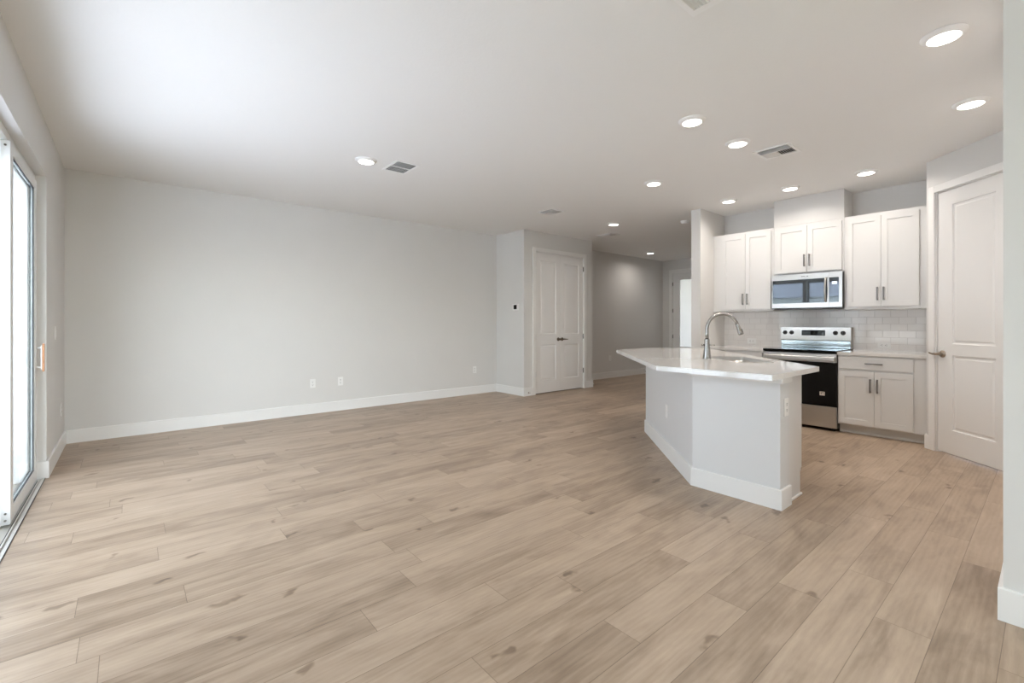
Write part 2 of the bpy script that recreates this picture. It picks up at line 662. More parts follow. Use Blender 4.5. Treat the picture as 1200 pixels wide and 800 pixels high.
def obj(name, mb, m, parent=None, label=None):
    me = bpy.data.meshes.new(name)
    mb.bm.to_mesh(me)
    mb.bm.free()
    o = bpy.data.objects.new(name, me)
    COL.objects.link(o)
    me.materials.append(m)
    if parent is not None:
        W = WM[parent.name]
        me.transform(W.inverted())
        o.parent = parent
        WM[o.name] = W
    else:
        WM[o.name] = Matrix.Identity(4)
    if label:
        o['label'] = label
    return o


def struct(name, mb, m, label, cat):
    return tag(obj(name, mb, m), label, cat, None, 'structure')


def copy_tree(o, parent=None):
    c = o.copy()
    COL.objects.link(c)
    if parent is not None:
        c.parent = parent
    for ch in list(o.children):
        copy_tree(ch, c)
    return c


# ------------------------------------------------------------------ room shell
b = MB()
FLOOR_PTS = [(-0.505, YR), (XN, YR), (XN, YN), (5.4, YN), (XK, 0.6), (XK, 4.85), (XE, 4.85), (XE, YHALL), (XC2, YHALL), (XC2, YB), (XL, YB), (-0.505, YB)]
b.box(-0.505, XE + 0.1, YR - 0.1, YB + 0.1, -0.12, 0.0)
struct('floor', b, M_FLOOR, 'light oak plank floor running through the whole room', 'floor')
b = MB()
b.box(XL - 0.25, XE + 0.2, YR - 0.2, YB + 0.2, H, H + 0.15)
struct('ceiling', b, M_CEIL, 'flat off-white textured ceiling', 'ceiling')

WT = 0.2
b = MB()   # left wall with the sliding door opening
for y0, y1, z0, z1 in ((SY1, YB + WT, -0.1, H), (SY0, SY1, SZ, H), (YR - WT, SY0, -0.1, H)):
    b.box(XL - WT, XL, y0, y1, z0, z1)
struct('wall_left', b, M_WALL, 'off-white wall on the left holding the sliding glass door', 'wall')
b = MB()
b.box(XL, XC, YB, YB + WT, -0.05, H)
b.box(XC, XC2, YB + 0.05, YB + WT, -0.05, H)
struct('wall_back', b, M_WALL, 'long plain greige wall at the back of the living area', 'wall')
b = MB()
b.box(XC2, XE, YHALL, YHALL + WT, -0.05, H)
struct('wall_hall', b, M_WALL, 'greige hallway wall beyond the closet', 'wall')
b = MB()   # closet block: side, front with opening, return
CO0, CO1, COZ = 5.222, 6.440, 2.403
b.box(XC, XC + 0.1, YC, YB + 0.05, 0, H)
b.box(XC + 0.1, CO0, YC, YC + 0.1, 0, H)
b.box(CO1, XC2 - 0.1, YC, YC + 0.1, 0, H)
b.box(CO0, CO1, YC, YC + 0.1, COZ, H)
b.box(XC2 - 0.1, XC2, YC, YB + 0.05, 0, H)
struct('wall_closet', b, M_WALL, 'greige closet block that juts out with the double door', 'wall')
b = MB()
b.box(XE, XE + 0.15, YS0, 5.120, -0.05, H)
b.box(XE, XE + 0.15, 6.023, YHALL + WT, -0.05, H)
b.box(XE, XE + 0.15, 5.120, 6.023, 2.421, H)
struct('wall_end', b, M_WALL, 'greige wall at the far end of the hallway around the entry door', 'wall')
b = MB()
b.box(XK + 0.12, XE, YS0, YS1, 0, H)
struct('wall_hall_right', b, M_WALL, 'hallway wall hidden behind the kitchen', 'wall')
b = MB()
b.box(XK, XK + 0.12, DY - 0.1, YS1, 0, H)
b.box(DX, XK, DY - 0.1, DY, 0, H)
b.box(XS, XK, YS0, YS1, 0, H)
struct('wall_kitchen', b, M_WALL, 'kitchen wall behind the cabinets with its white column end', 'wall')
# diagonal pantry wall; local u runs from the corner towards the camera
DROT = math.atan2(-1, -1)


def dmat():
    """local x: along the diagonal wall from its far corner towards the camera, local -y: out into the room."""
    ex = Vector((-1, -1, 0)).normalized()
    ey = Vector((1, -1, 0)).normalized()     # into the wall
    m = Matrix.Identity(4)
    m.col[0][:3] = ex
    m.col[1][:3] = ey
    m.col[2][:3] = (0, 0, 1)
    m.col[3][:3] = (DX, DY, 0)
    return m


DM = dmat()
DL = (DY - YN) * S2
PD0, PD1, PDZ = 0.105, 0.835, 2.419
b = MB()
b.box(0.0, PD0, 0, 0.1, 0, H, mtx=DM)
b.box(PD1, DL, 0, 0.1, 0, H, mtx=DM)
b.box(PD0, PD1, 0, 0.1, PDZ, H, mtx=DM)
struct('wall_pantry', b, M_WALL, 'angled wall holding the pantry door', 'wall')
b = MB()
b.box(XN, DX - (DY - YN) + 0.05, YN - 0.12, YN, 0, H)
b.box(XN, XN + 0.12, YR, YN - 0.12, 0, H)
struct('wall_right', b, M_WALL, 'near white wall at the right edge of the photo', 'wall')
b = MB()
RW = (-0.1, 2.4, 0.05, 2.35)
for x0, x1, z0, z1 in ((XL, RW[0], 0, H), (RW[1], XN + 0.12, 0, H), (RW[0], RW[1], 0, RW[2]), (RW[0], RW[1], RW[3], H)):
    b.box(x0, x1, YR - WT, YR, z0, z1)
struct('wall_rear', b, M_WALL, 'rear wall behind the camera with an added window', 'wall')


# ------------------------------------------------------------------ baseboards (paths along the wall faces)
def baseboard(name, path, label, h=BH, t=BT, closed=False):
    """path: wall-face points; the board sits on the left-hand side of the path direction."""
    pts = [Vector((p[0], p[1])) for p in path]
    k = len(pts)
    off = []
    for i, p in enumerate(pts):
        ns = []
        if i > 0:
            d = (pts[i] - pts[i - 1]).normalized()
            ns.append(Vector((-d.y, d.x)))
        if i < k - 1:
            d = (pts[i + 1] - pts[i]).normalized()
            ns.append(Vector((-d.y, d.x)))
        nn = ns[0] if len(ns) == 1 else (ns[0] + ns[1]) / (1 + ns[0].dot(ns[1]))
        off.append((p, nn))
    bm_ = MB()
    t_ = bmesh.new()
    prof = [(0.0002, 0.0), (t, 0.0), (t, h - 0.004), (t - 0.004, h), (0.0002, h)]
    rings = [[t_.verts.new((p.x + n_.x * a, p.y + n_.y * a, z)) for a, z in prof] for p, n_ in off]
    for a, c in zip(rings, rings[1:]):
        for i in range(5):
            j = (i + 1) % 5
            t_.faces.new((a[i], a[j], c[j], c[i]))
    t_.faces.new(rings[0][::-1])
    t_.faces.new(rings[-1])
    bm_._merge(t_)
    return struct(name, bm_, M_TRIM, label, 'baseboard')


CW = 0.066   # casing width
baseboard('baseboard_left', [(XL - 0.066, SY1), (XL, SY1), (XL, YB - BT)][::-1], 'white baseboard on the left wall beside the sliding door')
baseboard('baseboard_back', [(XC - BT, YB), (XL + 0.0, YB)], 'white baseboard along the long back wall')
baseboard('baseboard_closet', [(CO0 - CW, YC), (XC, YC), (XC, YB)], 'white baseboard on the closet side and front, left of its door')
baseboard('baseboard_closet_right', [(XC2, YHALL), (XC2, YC), (CO1 + CW - 0.02, YC)], 'short white baseboard right of the closet door')
baseboard('baseboard_hall', [(XE, YHALL), (XC2 + BT, YHALL)], 'white baseboard along the hallway wall')
p_ = lambda u: (DX - u / S2, DY - u / S2)
baseboard('baseboard_pantry', [p_(0.04), (DX, DY), (DX + 0.10, DY)], 'short white baseboard left of the pantry door')
baseboard('baseboard_right', [(XN, YR), (XN, YN), (DX - (DY - YN) - 0.02, YN)], 'white baseboard wrapping the near right wall')


# ------------------------------------------------------------------ doors
DOOR_RINGS = [(0.006, 0.009), (0.020, 0.011), (0.034, 0.004)]


def casing(mb, u0, u1, v1, wd, th, mtx):
    """flat casing around an opening, local (u, depth, v), standing proud of depth 0 towards -Y."""
    mb.box(u0 - wd, u0, -th, -0.0005, 0, v1 + wd, 0.003, mtx)
    mb.box(u1, u1 + wd, -th, -0.0005, 0, v1 + wd, 0.003, mtx)
    mb.box(u0, u1, -th, -0.0005, v1, v1 + wd, 0.003, mtx)


def jamb(mb, u0, u1, v1, depth, mtx, th=0.006):
    mb.box(u0, u0 + th, 0.0, depth, 0, v1 - 0.0005, 0, mtx)
    mb.box(u1 - th, u1, 0.0, depth, 0, v1 - 0.0005, 0, mtx)
    mb.box(u0 + th, u1 - th, 0.0, depth, v1 - th, v1 - 0.0005, 0, mtx)


def lever(parent, mtx, u, v, d, direction, m=M_BRONZE):
    """round rose with a lever handle; direction +1 / -1 along u."""
    b_ = MB()
    q = Matrix.Rotation(PI / 2, 4, 'X')    # +Z -> -Y
    b_.lathe([(0.0, 0), (0.031, 0), (0.031, 0.005), (0.024, 0.012), (0.013, 0.014), (0.012, 0.042), (0.0, 0.042)], 24, mtx @ Matrix.Translation((u, d, v)) @ q)
    pts = [(u - direction * 0.008, d - 0.046, v), (u + direction * 0.012, d - 0.050, v + 0.001), (u + direction * 0.05, d - 0.050, v), (u + direction * 0.085, d - 0.048, v - 0.003), (u + direction * 0.108, d - 0.045, v - 0.004)]
    b_.tube([mtx @ Vector(p) for p in pts], [0.011, 0.012, 0.009, 0.008, 0.006], 12)
    return obj('lever_handle', b_, m, parent, 'dark bronze lever handle')


def hinge(parent, mtx, u, v, d):
    b_ = MB()
    b_.box(u - 0.014, u + 0.014, d - 0.004, d + 0.002, v - 0.045, v + 0.045, 0.001, mtx)
    p0 = mtx @ Vector((u, d - 0.007, v - 0.045))
    p1 = mtx @ Vector((u, d - 0.007, v + 0.045))
    b_.cyl(p0, p1, 0.006, n=10)
    return obj('hinge', b_, M_NICKEL, parent)


# door_2: closet double door
MC = Matrix.Translation((0, YC, 0))
t = thing('door_2', 'white double closet door with two-panel leaves and bronze levers', 'door', ((CO0 + CO1) / 2, YC, 0), kind='structure')
b = MB()
casing(b, CO0, CO1, COZ, CW, 0.016, MC)
obj('casing', b, M_TRIM, t)
b = MB()
jamb(b, CO0, CO1, COZ, 0.1, MC)
obj('jamb', b, M_TRIM, t)
cm = (CO0 + CO1) / 2
for u0, u1, px0, px1, dr, hu, nm in ((CO0 + 0.009, cm - 0.0015, 5.344, 5.724, -1, cm - 0.052, 'L'), (cm + 0.0015, CO1 - 0.009, 5.930, 6.318, 1, cm + 0.045, 'R')):
    b = MB()
    b.panel_face(u0, u1, 0.014, COZ - 0.009, [(px0, px1, 0.224, 0.831), (px0, px1, 1.008, 2.262)], DOOR_RINGS, 0.035, MC @ Matrix.Translation((0, 0.010, 0)))
    leaf = obj('leaf', b, M_DOOR, t)
    lever(leaf, MC, hu, 0.917, 0.010, -1 if dr < 0 and False else 1, M_BRONZE) if nm == 'R' else None
    if nm == 'L':
        b2 = MB()   # this lever points at the camera's left leaf edge: only its rose and stub read
        q_ = MC @ Matrix.Translation((hu, 0.010, 0.917)) @ Matrix.Rotation(PI / 2, 4, 'X')
        b2.lathe([(0, 0), (0.031, 0), (0.031, 0.005), (0.024, 0.012), (0.013, 0.014), (0.012, 0.030), (0.020, 0.036), (0.022, 0.046), (0.014, 0.055), (0, 0.057)], 24, q_)
        obj('knob', b2, M_BRONZE, leaf, 'small round dark bronze knob')
    hu2 = CO0 + 0.002 if nm == 'L' else CO1 - 0.002
    for hz in (2.192, 0.96, 0.332):
        hinge(t, MC, hu2, hz, 0.004)
b = MB()
b.box(CO0, CO1, YC + 0.05, YC + 0.09, 0.0005, 0.012)
obj('threshold_gap', b, M_SLOT, t)

# door_3: pantry door on the diagonal wall
t = thing('door_3', 'white two-panel pantry door with bronze lever on the angled wall', 'door', p_(0.47) + (0,), kind='structure')
b = MB()
casing(b, PD0, PD1, PDZ, 0.065, 0.016, DM)
obj('casing', b, M_TRIM, t)
b = MB()
jamb(b, PD0, PD1, PDZ, 0.1, DM)
obj('jamb', b, M_TRIM, t)
b = MB()
b.panel_face(PD0 + 0.009, PD1 - 0.009, 0.014, PDZ - 0.009, [(0.266, 0.675, 0.228, 0.908), (0.266, 0.675, 1.010, 2.275)], DOOR_RINGS, 0.035, DM @ Matrix.Translation((0, 0.012, 0)))
leaf = obj('leaf', b, M_DOOR, t)
b = MB()
q_ = DM @ Matrix.Translation((0.168, 0.012, 0.915)) @ Matrix.Rotation(PI / 2, 4, 'X')
b.lathe([(0, 0), (0.033, 0), (0.033, 0.006), (0.026, 0.014), (0.014, 0.016), (0.013, 0.05), (0, 0.05)], 24, q_)
pts = [(0.176, -0.042, 0.915), (0.160, -0.047, 0.915), (0.13, -0.048, 0.913), (0.098, -0.046, 0.917), (0.082, -0.040, 0.921)]
b.tube([DM @ Vector(p) for p in pts], [0.012, 0.013, 0.009, 0.008, 0.008], 12)
obj('lever_handle', b, M_BRONZE_PALE, leaf, 'pale bronze lever handle')
b = MB()
b.box(PD0, PD1, 0.05, 0.09, 0.0005, 0.012, 0, DM)
obj('threshold_gap', b, M_SLOT, t)
for hz in (2.19, 0.96, 0.33):
    hinge(t, DM, PD1 - 0.002, hz, 0.006)

# door_4: entry door at the end of the hall
ME = Matrix.Translation((XE, 0, 0)) @ Matrix.Rotation(-PI / 2, 4, 'Z')    # local x -> -Y world, local y -> +X world
EY0, EY1 = -6.023, -5.120
t = thing('door_4', 'entry door with tall frosted glass pane at the end of the hallway', 'door', (XE, 5.57, 0), kind='structure')
b = MB()
casing(b, EY0, EY1, 2.421, 0.078, 0.018, ME)
obj('casing', b, M_TRIM, t)
b = MB()
jamb(b, EY0, EY1, 2.421, 0.15, ME)
obj('jamb', b, M_TRIM, t)
b = MB()
g0, g1, h0, h1 = -5.842, -5.30, 0.628, 2.246
for u0, u1, v0, v1 in ((EY0 + 0.008, g0, 0.012, 2.412), (g1, EY1 - 0.008, 0.012, 2.412), (g0, g1, 0.012, h0), (g0, g1, h1, 2.412)):
    b.box(u0, u1, 0.012, 0.052, v0, v1, 0, ME)
leaf = obj('leaf', b, M_DOOR, t)
b = MB()
for u0, u1, v0, v1 in ((g0 - 0.03, g0 + 0.004, h0 - 0.03, h1 + 0.03), (g1 - 0.004, g1 + 0.03, h0 - 0.03, h1 + 0.03), (g0, g1, h0 - 0.03, h0 + 0.004), (g0, g1, h1 - 0.004, h1 + 0.03)):
    b.box(u0, u1, 0.002, 0.0125, v0, v1, 0.003, ME)
obj('glass_frame', b, M_DOOR, leaf)
b = MB()
b.box(g0 + 0.0005, g1 - 0.0005, 0.028, 0.034, h0 + 0.0005, h1 - 0.0005, 0, ME)
obj('glass', b, M_FROST, leaf, 'frosted textured glass pane')
for hz in (2.151, 1.503, 0.876):
    hinge(t, ME, EY0 + 0.004, hz, 0.006)
lever(leaf, ME, EY1 - 0.07, 0.93, 0.012, -1)

# door_1: sliding glass door in the left wall
t = thing('door_1', 'large white framed sliding glass door in the left wall', 'door', (XL - 0.1, (SY0 + SY1) / 2, 0), kind='structure')
XF0, XF1 = XL - WT, XL - 0.062
b = MB()
b.box(XF0, XF1, SY1 - 0.045, SY1 - 0.0005, 0, SZ - 0.0005, 0.002)
b.box(XF0, XF1, SY0 + 0.0005, SY0 + 0.045, 0, SZ - 0.0005, 0.002)
b.box(XF0, XF1, SY0 + 0.045, SY1 - 0.045, SZ - 0.05, SZ - 0.0005, 0.002)
obj('frame', b, M_VINYL, t)
b = MB()
b.box(XF0, -0.506, SY0 + 0.0005, SY1 - 0.0005, -0.03, -0.006)
for x in (-0.520, -0.577, -0.590, -0.647):
    b.box(x - 0.004, x + 0.004, SY0 + 0.001, SY1 - 0.046, -0.006, 0.006, 0.001)
b.box(-0.506, -0.490, SY0 + 0.001, SY1 - BT - 0.001, 0.0005, 0.005, 0.001)
obj('sill_track', b, M_ALU, t, 'ribbed metal floor track')
b = MB()
b.box(-0.532, -0.525, SY0 + 0.001, SY1 - 0.046, -0.006, -0.003)
b.box(-0.4915, -0.4885, SY0 + 0.001, SY1 - BT - 0.001, 0.0005, 0.0056)
obj('track_gap', b, M_SLOT, t)


def slide_panel(x1, y0, y1, handle=False):
    x0 = x1 - 0.042
    zb, zt = 0.008, SZ - 0.056
    b_ = MB()
    s = 0.085
    b_.box(x0, x1, y0, y0 + s, zb, zt, 0.003)
    b_.box(x0, x1, y1 - s, y1, zb, zt, 0.003)
    b_.box(x0, x1, y0 + s, y1 - s, zb, zb + 0.09, 0.003)
    b_.box(x0, x1, y0 + s, y1 - s, zt - 0.07, zt, 0.003)
    p = obj('panel', b_, M_VINYL, t)
    b_ = MB()
    xm = (x0 + x1) / 2
    b_.box(xm - 0.004, xm + 0.004, y0 + s + 0.0005, y1 - s - 0.0005, zb + 0.0905, zt - 0.0705)
    obj('glass', b_, M_GLASS, p)
    b_ = MB()
    for xa, xb in ((x1 - 0.014, x1 - 0.006), (x0 + 0.006, x0 + 0.014)):
        b_.box(xa, xb, y0 + s, y0 + s + 0.008, zb + 0.09, zt - 0.07)
        b_.box(xa, xb, y1 - s - 0.012, y1 - s, zb + 0.09, zt - 0.07)
        b_.box(xa, xb, y0 + s + 0.008, y1 - s - 0.012, zb + 0.09, zb + 0.098)
        b_.box(xa, xb, y0 + s + 0.008, y1 - s - 0.012, zt - 0.078, zt - 0.07)
    obj('seal', b_, M_SEAL, p, 'black rubber glazing seal')
    b_ = MB()
    for z in (0.035, 0.075, zt - 0.03):
        b_.cyl((xm, y0 + 0.001, z), (xm, y0 - 0.004, z), 0.006, n=10)
    obj('screw', b_, M_NICKEL, p)
    if handle:
        hy = y1 - 0.032
        b_ = MB()
        for z in (0.868, 1.008):
            b_.tube([(x1 - 0.001, hy, z), (x1 + 0.022, hy - 0.004, z + (0.004 if z > 0.95 else -0.004)), (x1 + 0.032, hy - 0.006, z)], 0.0065, 10)
        b_.box(x1 + 0.026, x1 + 0.034, hy - 0.018, hy + 0.006, 0.846, 1.030, 0.003)
        h_ = obj('handle', b_, M_PLASTIC, p, 'white pull handle with a warm brown grip')
        b_ = MB()
        b_.box(x1 + 0.0345, x1 + 0.046, hy - 0.02, hy + 0.008, 0.832, 1.044, 0.003)
        obj('grip', b_, M_COPPER, h_, 'warm brown grip')
    return p


slide_panel(-0.533, 3.98, SY1 - 0.047, True)
slide_panel(-0.590, 2.93, 4.04)
slide_panel(-0.640, SY0 + 0.047, 2.99)

# fill_window: unseen, added behind the camera to light the back wall
for nm, (ax, c0, c1, v0, v1) in (('fill_window', ('x', RW[0], RW[1], RW[2], RW[3])),):
    if ax == 'y':
        mt = Matrix.Translation((XL, 0, 0)) @ Matrix.Rotation(PI / 2, 4, 'Z')     # local x -> +Y, local y -> -X (out)
        lc = (XL - 0.1, (c0 + c1) / 2, v0)
    else:
        mt = Matrix.Translation((0, YR, 0)) @ Matrix.Rotation(PI, 4, 'Z')
        c0, c1 = -c1, -c0
        lc = (-(c0 + c1) / 2, YR - 0.1, v0)
    t = thing(nm, 'window behind the camera in the left wall' if ax == 'y' else 'unseen window added in the rear wall to light the back wall', 'window', lc, kind='structure')
    b = MB()
    mid = (c0 + c1) / 2
    e = 0.0005
    for u0, u1, w0, w1 in ((c0 + e, c0 + 0.06, v0 + e, v1 - e), (c1 - 0.06, c1 - e, v0 + e, v1 - e), (mid - 0.03, mid + 0.03, v0 + 0.06, v1 - 0.06), (c0 + 0.06, c1 - 0.06, v0 + e, v0 + 0.06), (c0 + 0.06, c1 - 0.06, v1 - 0.06, v1 - e)):
        b.box(u0, u1, 0.08, 0.14, w0, w1, 0, mt)
    obj('frame', b, M_VINYL, t)
    for u0, u1 in ((c0 + 0.0605, mid - 0.0305), (mid + 0.0305, c1 - 0.0605)):
        b = MB()
        b.box(u0, u1, 0.106, 0.112, v0 + 0.0605, v1 - 0.0605, 0, mt)
        obj('pane', b, M_GLASS, t)

# ------------------------------------------------------------------ outside (seen through or reflected in the glass, or added to steer sunlight)
b = MB()
b.box(-60, 60, -60, 60, -0.3, -0.14)
tag(obj('lawn', b, M_LAWN), 'green lawn outside the sliding door', 'lawn', None, 'structure')
b = MB()
b.box(-12.5, XF0 - 0.001, -4.5, 9.5, -0.139, -0.04, 0.004)  # slab carried far out so sunlit concrete bounces onto the ceiling
tag(obj('patio_slab', b, M_PATIO), 'wide pale concrete patio deck outside the sliding door', 'patio', None, 'structure')
b = MB()
b.box(-5.4, -0.2, 9.55, 9.8, -0.139, 2.89)  # added wall that catches the sun, so the sliding glass looks bright
tag(obj('glass_backdrop_wall', b, M_WING), 'green wall added past the patio as a sunlit view behind the glass', 'wall', None, 'structure')
b = MB()
b.box(XE + 0.151, XE + 2.4, 3.2, 7.4, 2.75, 2.9)  # added slab and side wall, unseen, stopping sun at the entry glass
b.box(XE + 0.151, XE + 2.4, 4.3, 4.45, -0.139, 2.7495)
tag(obj('entry_sun_blocker', b, M_STUCCO), 'unseen slab and wall added to keep sun off the entry door', 'porch', None, 'structure')
b = MB()
b.box(-0.7, XN + 0.3, YR - 2.8, YR - WT - 0.001, 2.74, 2.89)  # unseen, added to keep direct sun out of the rear window
tag(obj('sun_blocker_slab', b, M_STUCCO), 'unseen slab added over the rear window to block direct sun', 'roof', None, 'structure')
t = thing('neighbour_house', 'pale neighbouring house with grey hipped roof beyond the lawn', 'house', (-17, 9, -0.14))
b = MB()
b.box(-21, -14, 2.0, 17.0, -0.14, 2.55)
obj('house_wall', b, M_STUCCO, t)
b = MB()
t_ = bmesh.new()
ev = [t_.verts.new(v) for v in ((-21.5, 1.5, 2.5), (-13.5, 1.5, 2.5), (-13.5, 17.5, 2.5), (-21.5, 17.5, 2.5))]
r0, r1 = t_.verts.new((-17.5, 5.5, 4.6)), t_.verts.new((-17.5, 13.5, 4.6))
t_.faces.new(ev[::-1])
t_.faces.new((ev[0], ev[1], r0))
t_.faces.new((ev[1], ev[2], r1, r0))
t_.faces.new((ev[2], ev[3], r1))
t_.faces.new((ev[3], ev[0], r0, r1))
b._merge(t_)
obj('roof', b, M_ROOF, t)
for y in (4.0, 7.5, 11.0, 14.0):
    b = MB()
    b.box(-14.02, -13.96, y, y + 1.3, 0.8, 2.1, 0.01)
    obj('window_frame', b, M_DARKGLASS, t)

# ------------------------------------------------------------------ kitchen: cabinets
def pull(parent, c, axis, length, out=(-1, 0, 0), m=M_PULL):
    """flat bar pull; c: centre on the door face."""
    b_ = MB()
    c = Vector(c)
    o_ = Vector(out)
    hl = length / 2
    a = Vector((0, 0, 1)) if axis == 'z' else Vector((0, 1, 0))
    for s in (-1, 1):
        p = c + a * s * (hl - 0.010)
        b_.cyl(p, p + o_ * 0.026, 0.0055, n=10)
    q = c + o_ * 0.029
    hw = 0.0065
    if axis == 'z':
        b_.box(q.x - 0.004, q.x + 0.004, q.y - hw, q.y + hw, q.z - hl, q.z + hl, 0.0015)
    else:
        b_.box(q.x - 0.004, q.x + 0.004, q.y - hl, q.y + hl, q.z - hw, q.z + hw, 0.0015)
    return obj('handle', b_, m, parent, 'dark grey metal bar pull')


def shaker(mb, x, y0, y1, z0, z1, th=0.02, fw=0.054, rec=0.009):
    """shaker front in the plane facing -X: outer face at x."""
    mt = Matrix.Translation((x, 0, 0)) @ Matrix.Rotation(-PI / 2, 4, 'Z')   # local x -> -Y, local y -> +X
    mb.panel_face(-y1, -y0, z0, z1, [(-y1 + fw, -y0 - fw, z0 + fw, z1 - fw)], [(0.0012, rec)], th, mt)


FU = XK - 0.33     # upper frame plane


def upper_cabinet(label, y0, y1, z0, z1, doors, dz0, dz1, pz, name='wall_cabinet'):
    t_ = thing(name, label, 'cabinet', (XK - 0.165, (y0 + y1) / 2, z0), group='white shaker wall cabinets')
    b_ = MB()
    b_.box(FU, XK - 0.0005, y0, y1, z0, z1, 0.0012)
    obj('carcass', b_, M_CAB, t_)
    for d0, d1, side in doors:
        b_ = MB()
        shaker(b_, FU - 0.021, d0, d1, dz0, dz1)
        d_ = obj('door', b_, M_CAB, t_)
        hy = d0 + 0.026 if side < 0 else d1 - 0.026
        pull(d_, (FU - 0.021, hy, pz), 'z', 0.145)
    return t_


upper_cabinet('white two-door shaker wall cabinet left of the microwave, next to the column', 2.2945, YS0 - 0.0015, 1.356, 2.408,
              [(2.324, 2.6345, 1), (2.6375, 2.947, -1)], 1.382, 2.372, 1.515)
upper_cabinet('short white two-door wall cabinet directly above the microwave', 1.5515, 2.2925, 1.794, 2.4035,
              [(1.571, 1.9165, 1), (1.9195, 2.2605, -1)], 1.816, 2.372, 1.955)
upper_cabinet('white two-door shaker wall cabinet right of the microwave, next to the pantry', DY + 0.0015, 1.5495, 1.352, 2.408,
              [(0.903, 1.2145, 1), (1.2175, 1.524, -1)], 1.384, 2.372, 1.521)
b = MB()
b.box(FU, XK - 0.0005, 1.5515, 2.2925, 2.4045, H - 0.0005, 0.0012)
tag(obj('vent_duct_cover', b, M_CAB), 'white box panel between the microwave cabinet and the ceiling', 'duct cover')

FL_ = XK - 0.61    # lower frame plane 5.987


def base_cabinet(label, y0, y1, doors, drawers):
    t_ = thing('base_cabinet', label, 'cabinet', (XK - 0.3, (y0 + y1) / 2, 0), group='white base cabinets along the kitchen wall')
    b_ = MB()
    b_.box(FL_, XK - 0.0005, y0, y1, 0.098, CT0 - 0.0005, 0.0012)
    obj('carcass', b_, M_CAB, t_)
    b_ = MB()
    b_.box(FL_ + 0.075, FL_ + 0.09, y0, y1, 0.0005, 0.0975)
    b_.box(FL_ + 0.063, FL_ + 0.075, y0, y1, 0.0005, 0.017, 0.004)
    obj('toe_kick', b_, M_CAB, t_)
    for d0, d1, side in doors:
        b_ = MB()
        shaker(b_, FL_ - 0.021, d0, d1, 0.114, 0.682)
        d_ = obj('door', b_, M_CAB, t_)
        hy = d0 + 0.028 if side < 0 else d1 - 0.028
        pull(d_, (FL_ - 0.021, hy, 0.54), 'z', 0.145)
    for d0, d1 in drawers:
        b_ = MB()
        b_.box(FL_ - 0.021, FL_ - 0.001, d0, d1, 0.708, 0.838, 0.0015)
        d_ = obj('drawer', b_, M_CAB, t_)
        pull(d_, (FL_ - 0.021, (d0 + d1) / 2, 0.771), 'y', 0.150)
    return t_


base_cabinet('white base cabinet with one drawer and two doors right of the range', DY + 0.0015, 1.5405, [(0.906, 1.2155, 1), (1.2185, 1.527, -1)], [(0.906, 1.527)])
base_cabinet('white base cabinet left of the range, mostly hidden behind the island', 2.2985, YS0 - 0.0015, [(2.32, 2.634, 1), (2.637, 2.95, -1)], [(2.32, 2.95)])

for y0, y1, lb in ((DY + 0.001, 1.5405, 'white quartz countertop piece right of the range'), (2.2985, YS0 - 0.001, 'white quartz countertop piece left of the range, behind the faucet')):
    b = MB()
    b.box(XK - 0.64, XK - 0.0095, y0, y1, CT0, CT1, 0.002)
    tag(obj('countertop', b, M_QUARTZ), lb, 'countertop', 'kitchen wall countertop pieces')

b = MB()
b.box(XK - 0.009, XK - 0.0002, DY + 0.0005, YS0 - 0.0005, 0.8, 1.3515)
struct('wall_backsplash', b, M_TILE, 'glossy white subway tile backsplash under the wall cabinets', 'backsplash')

# ------------------------------------------------------------------ microwave
MY0, MY1, MZ0, MZ1 = 1.5535, 2.2915, 1.371, 1.7915
t = thing('microwave', 'stainless over-the-range microwave with dark mirror glass door', 'microwave', (XK - 0.2, (MY0 + MY1) / 2, MZ0))
b = MB()
b.box(6.218, XK - 0.0095, MY0 - 0.001, MY1 + 0.0005, MZ0, MZ1, 0.002)
obj('body', b, M_BLACK, t, 'dark casing')
DVX = 6.198
ms = 1.6815
b = MB()
shaker_mt = Matrix.Translation((DVX, 0, 0)) @ Matrix.Rotation(-PI / 2, 4, 'Z')
b.panel_face(-MY1, -ms - 0.001, MZ0 + 0.014, MZ1 - 0.001, [(-2.284, -1.699, 1.441, 1.727)], [(0.001, 0.004)], 0.019, shaker_mt)
d_ = obj('door', b, M_STEEL, t)
b = MB()
b.box(DVX + 0.002, DVX + 0.0039, 1.7005, 2.2825, 1.4425, 1.7255)
obj('window', b, M_DARKGLASS, d_, 'dark reflective glass')
b = MB()
hz0, hz1 = 1.448, 1.722
pts = []
for i in range(11):
    s = i / 10
    pts.append((DVX - 0.010 - 0.030 * math.sin(PI * s), 1.712, hz0 + (hz1 - hz0) * s))
b.tube([(DVX + 0.003, 1.712, hz0)] + pts + [(DVX + 0.003, 1.712, hz1)], [0.009] + [0.010] * 11 + [0.009], 12)
obj('handle', b, M_STEEL, d_, 'curved steel handle')
b = MB()
b.panel_face(-ms + 0.001, -MY0, MZ0 + 0.014, MZ1 - 0.001, [(-ms + 0.0015, -1.584, 1.441, 1.728)], [(0.001, 0.003)], 0.019, shaker_mt)
c_ = obj('control_panel', b, M_STEEL, t)
b = MB()
b.box(DVX + 0.001, DVX + 0.0029, 1.5855, 1.6785, 1.4425, 1.7265)
k_ = obj('keypad', b, M_DARKGLASS, c_, 'dark glass keypad')
b = MB()
b.box(DVX - 0.0005, DVX + 0.0008, 1.603, 1.652, 1.648, 1.680)
obj('display', b, M_SCREEN, k_, 'small lit blue display')
b = MB()
for y0, y1 in ((1.948, 1.966), (1.934, 1.946), (1.926, 1.932), (1.905, 1.912), (1.892, 1.903)):
    b.box(DVX - 0.0008, DVX - 0.0001, y0, y1, 1.7565, 1.7635)
obj('maker_mark', b, M_SLOT, d_, 'tiny dark maker mark')
b = MB()
b.box(DVX + 0.004, 6.218, MY0, MY1, MZ0, MZ0 + 0.0135)
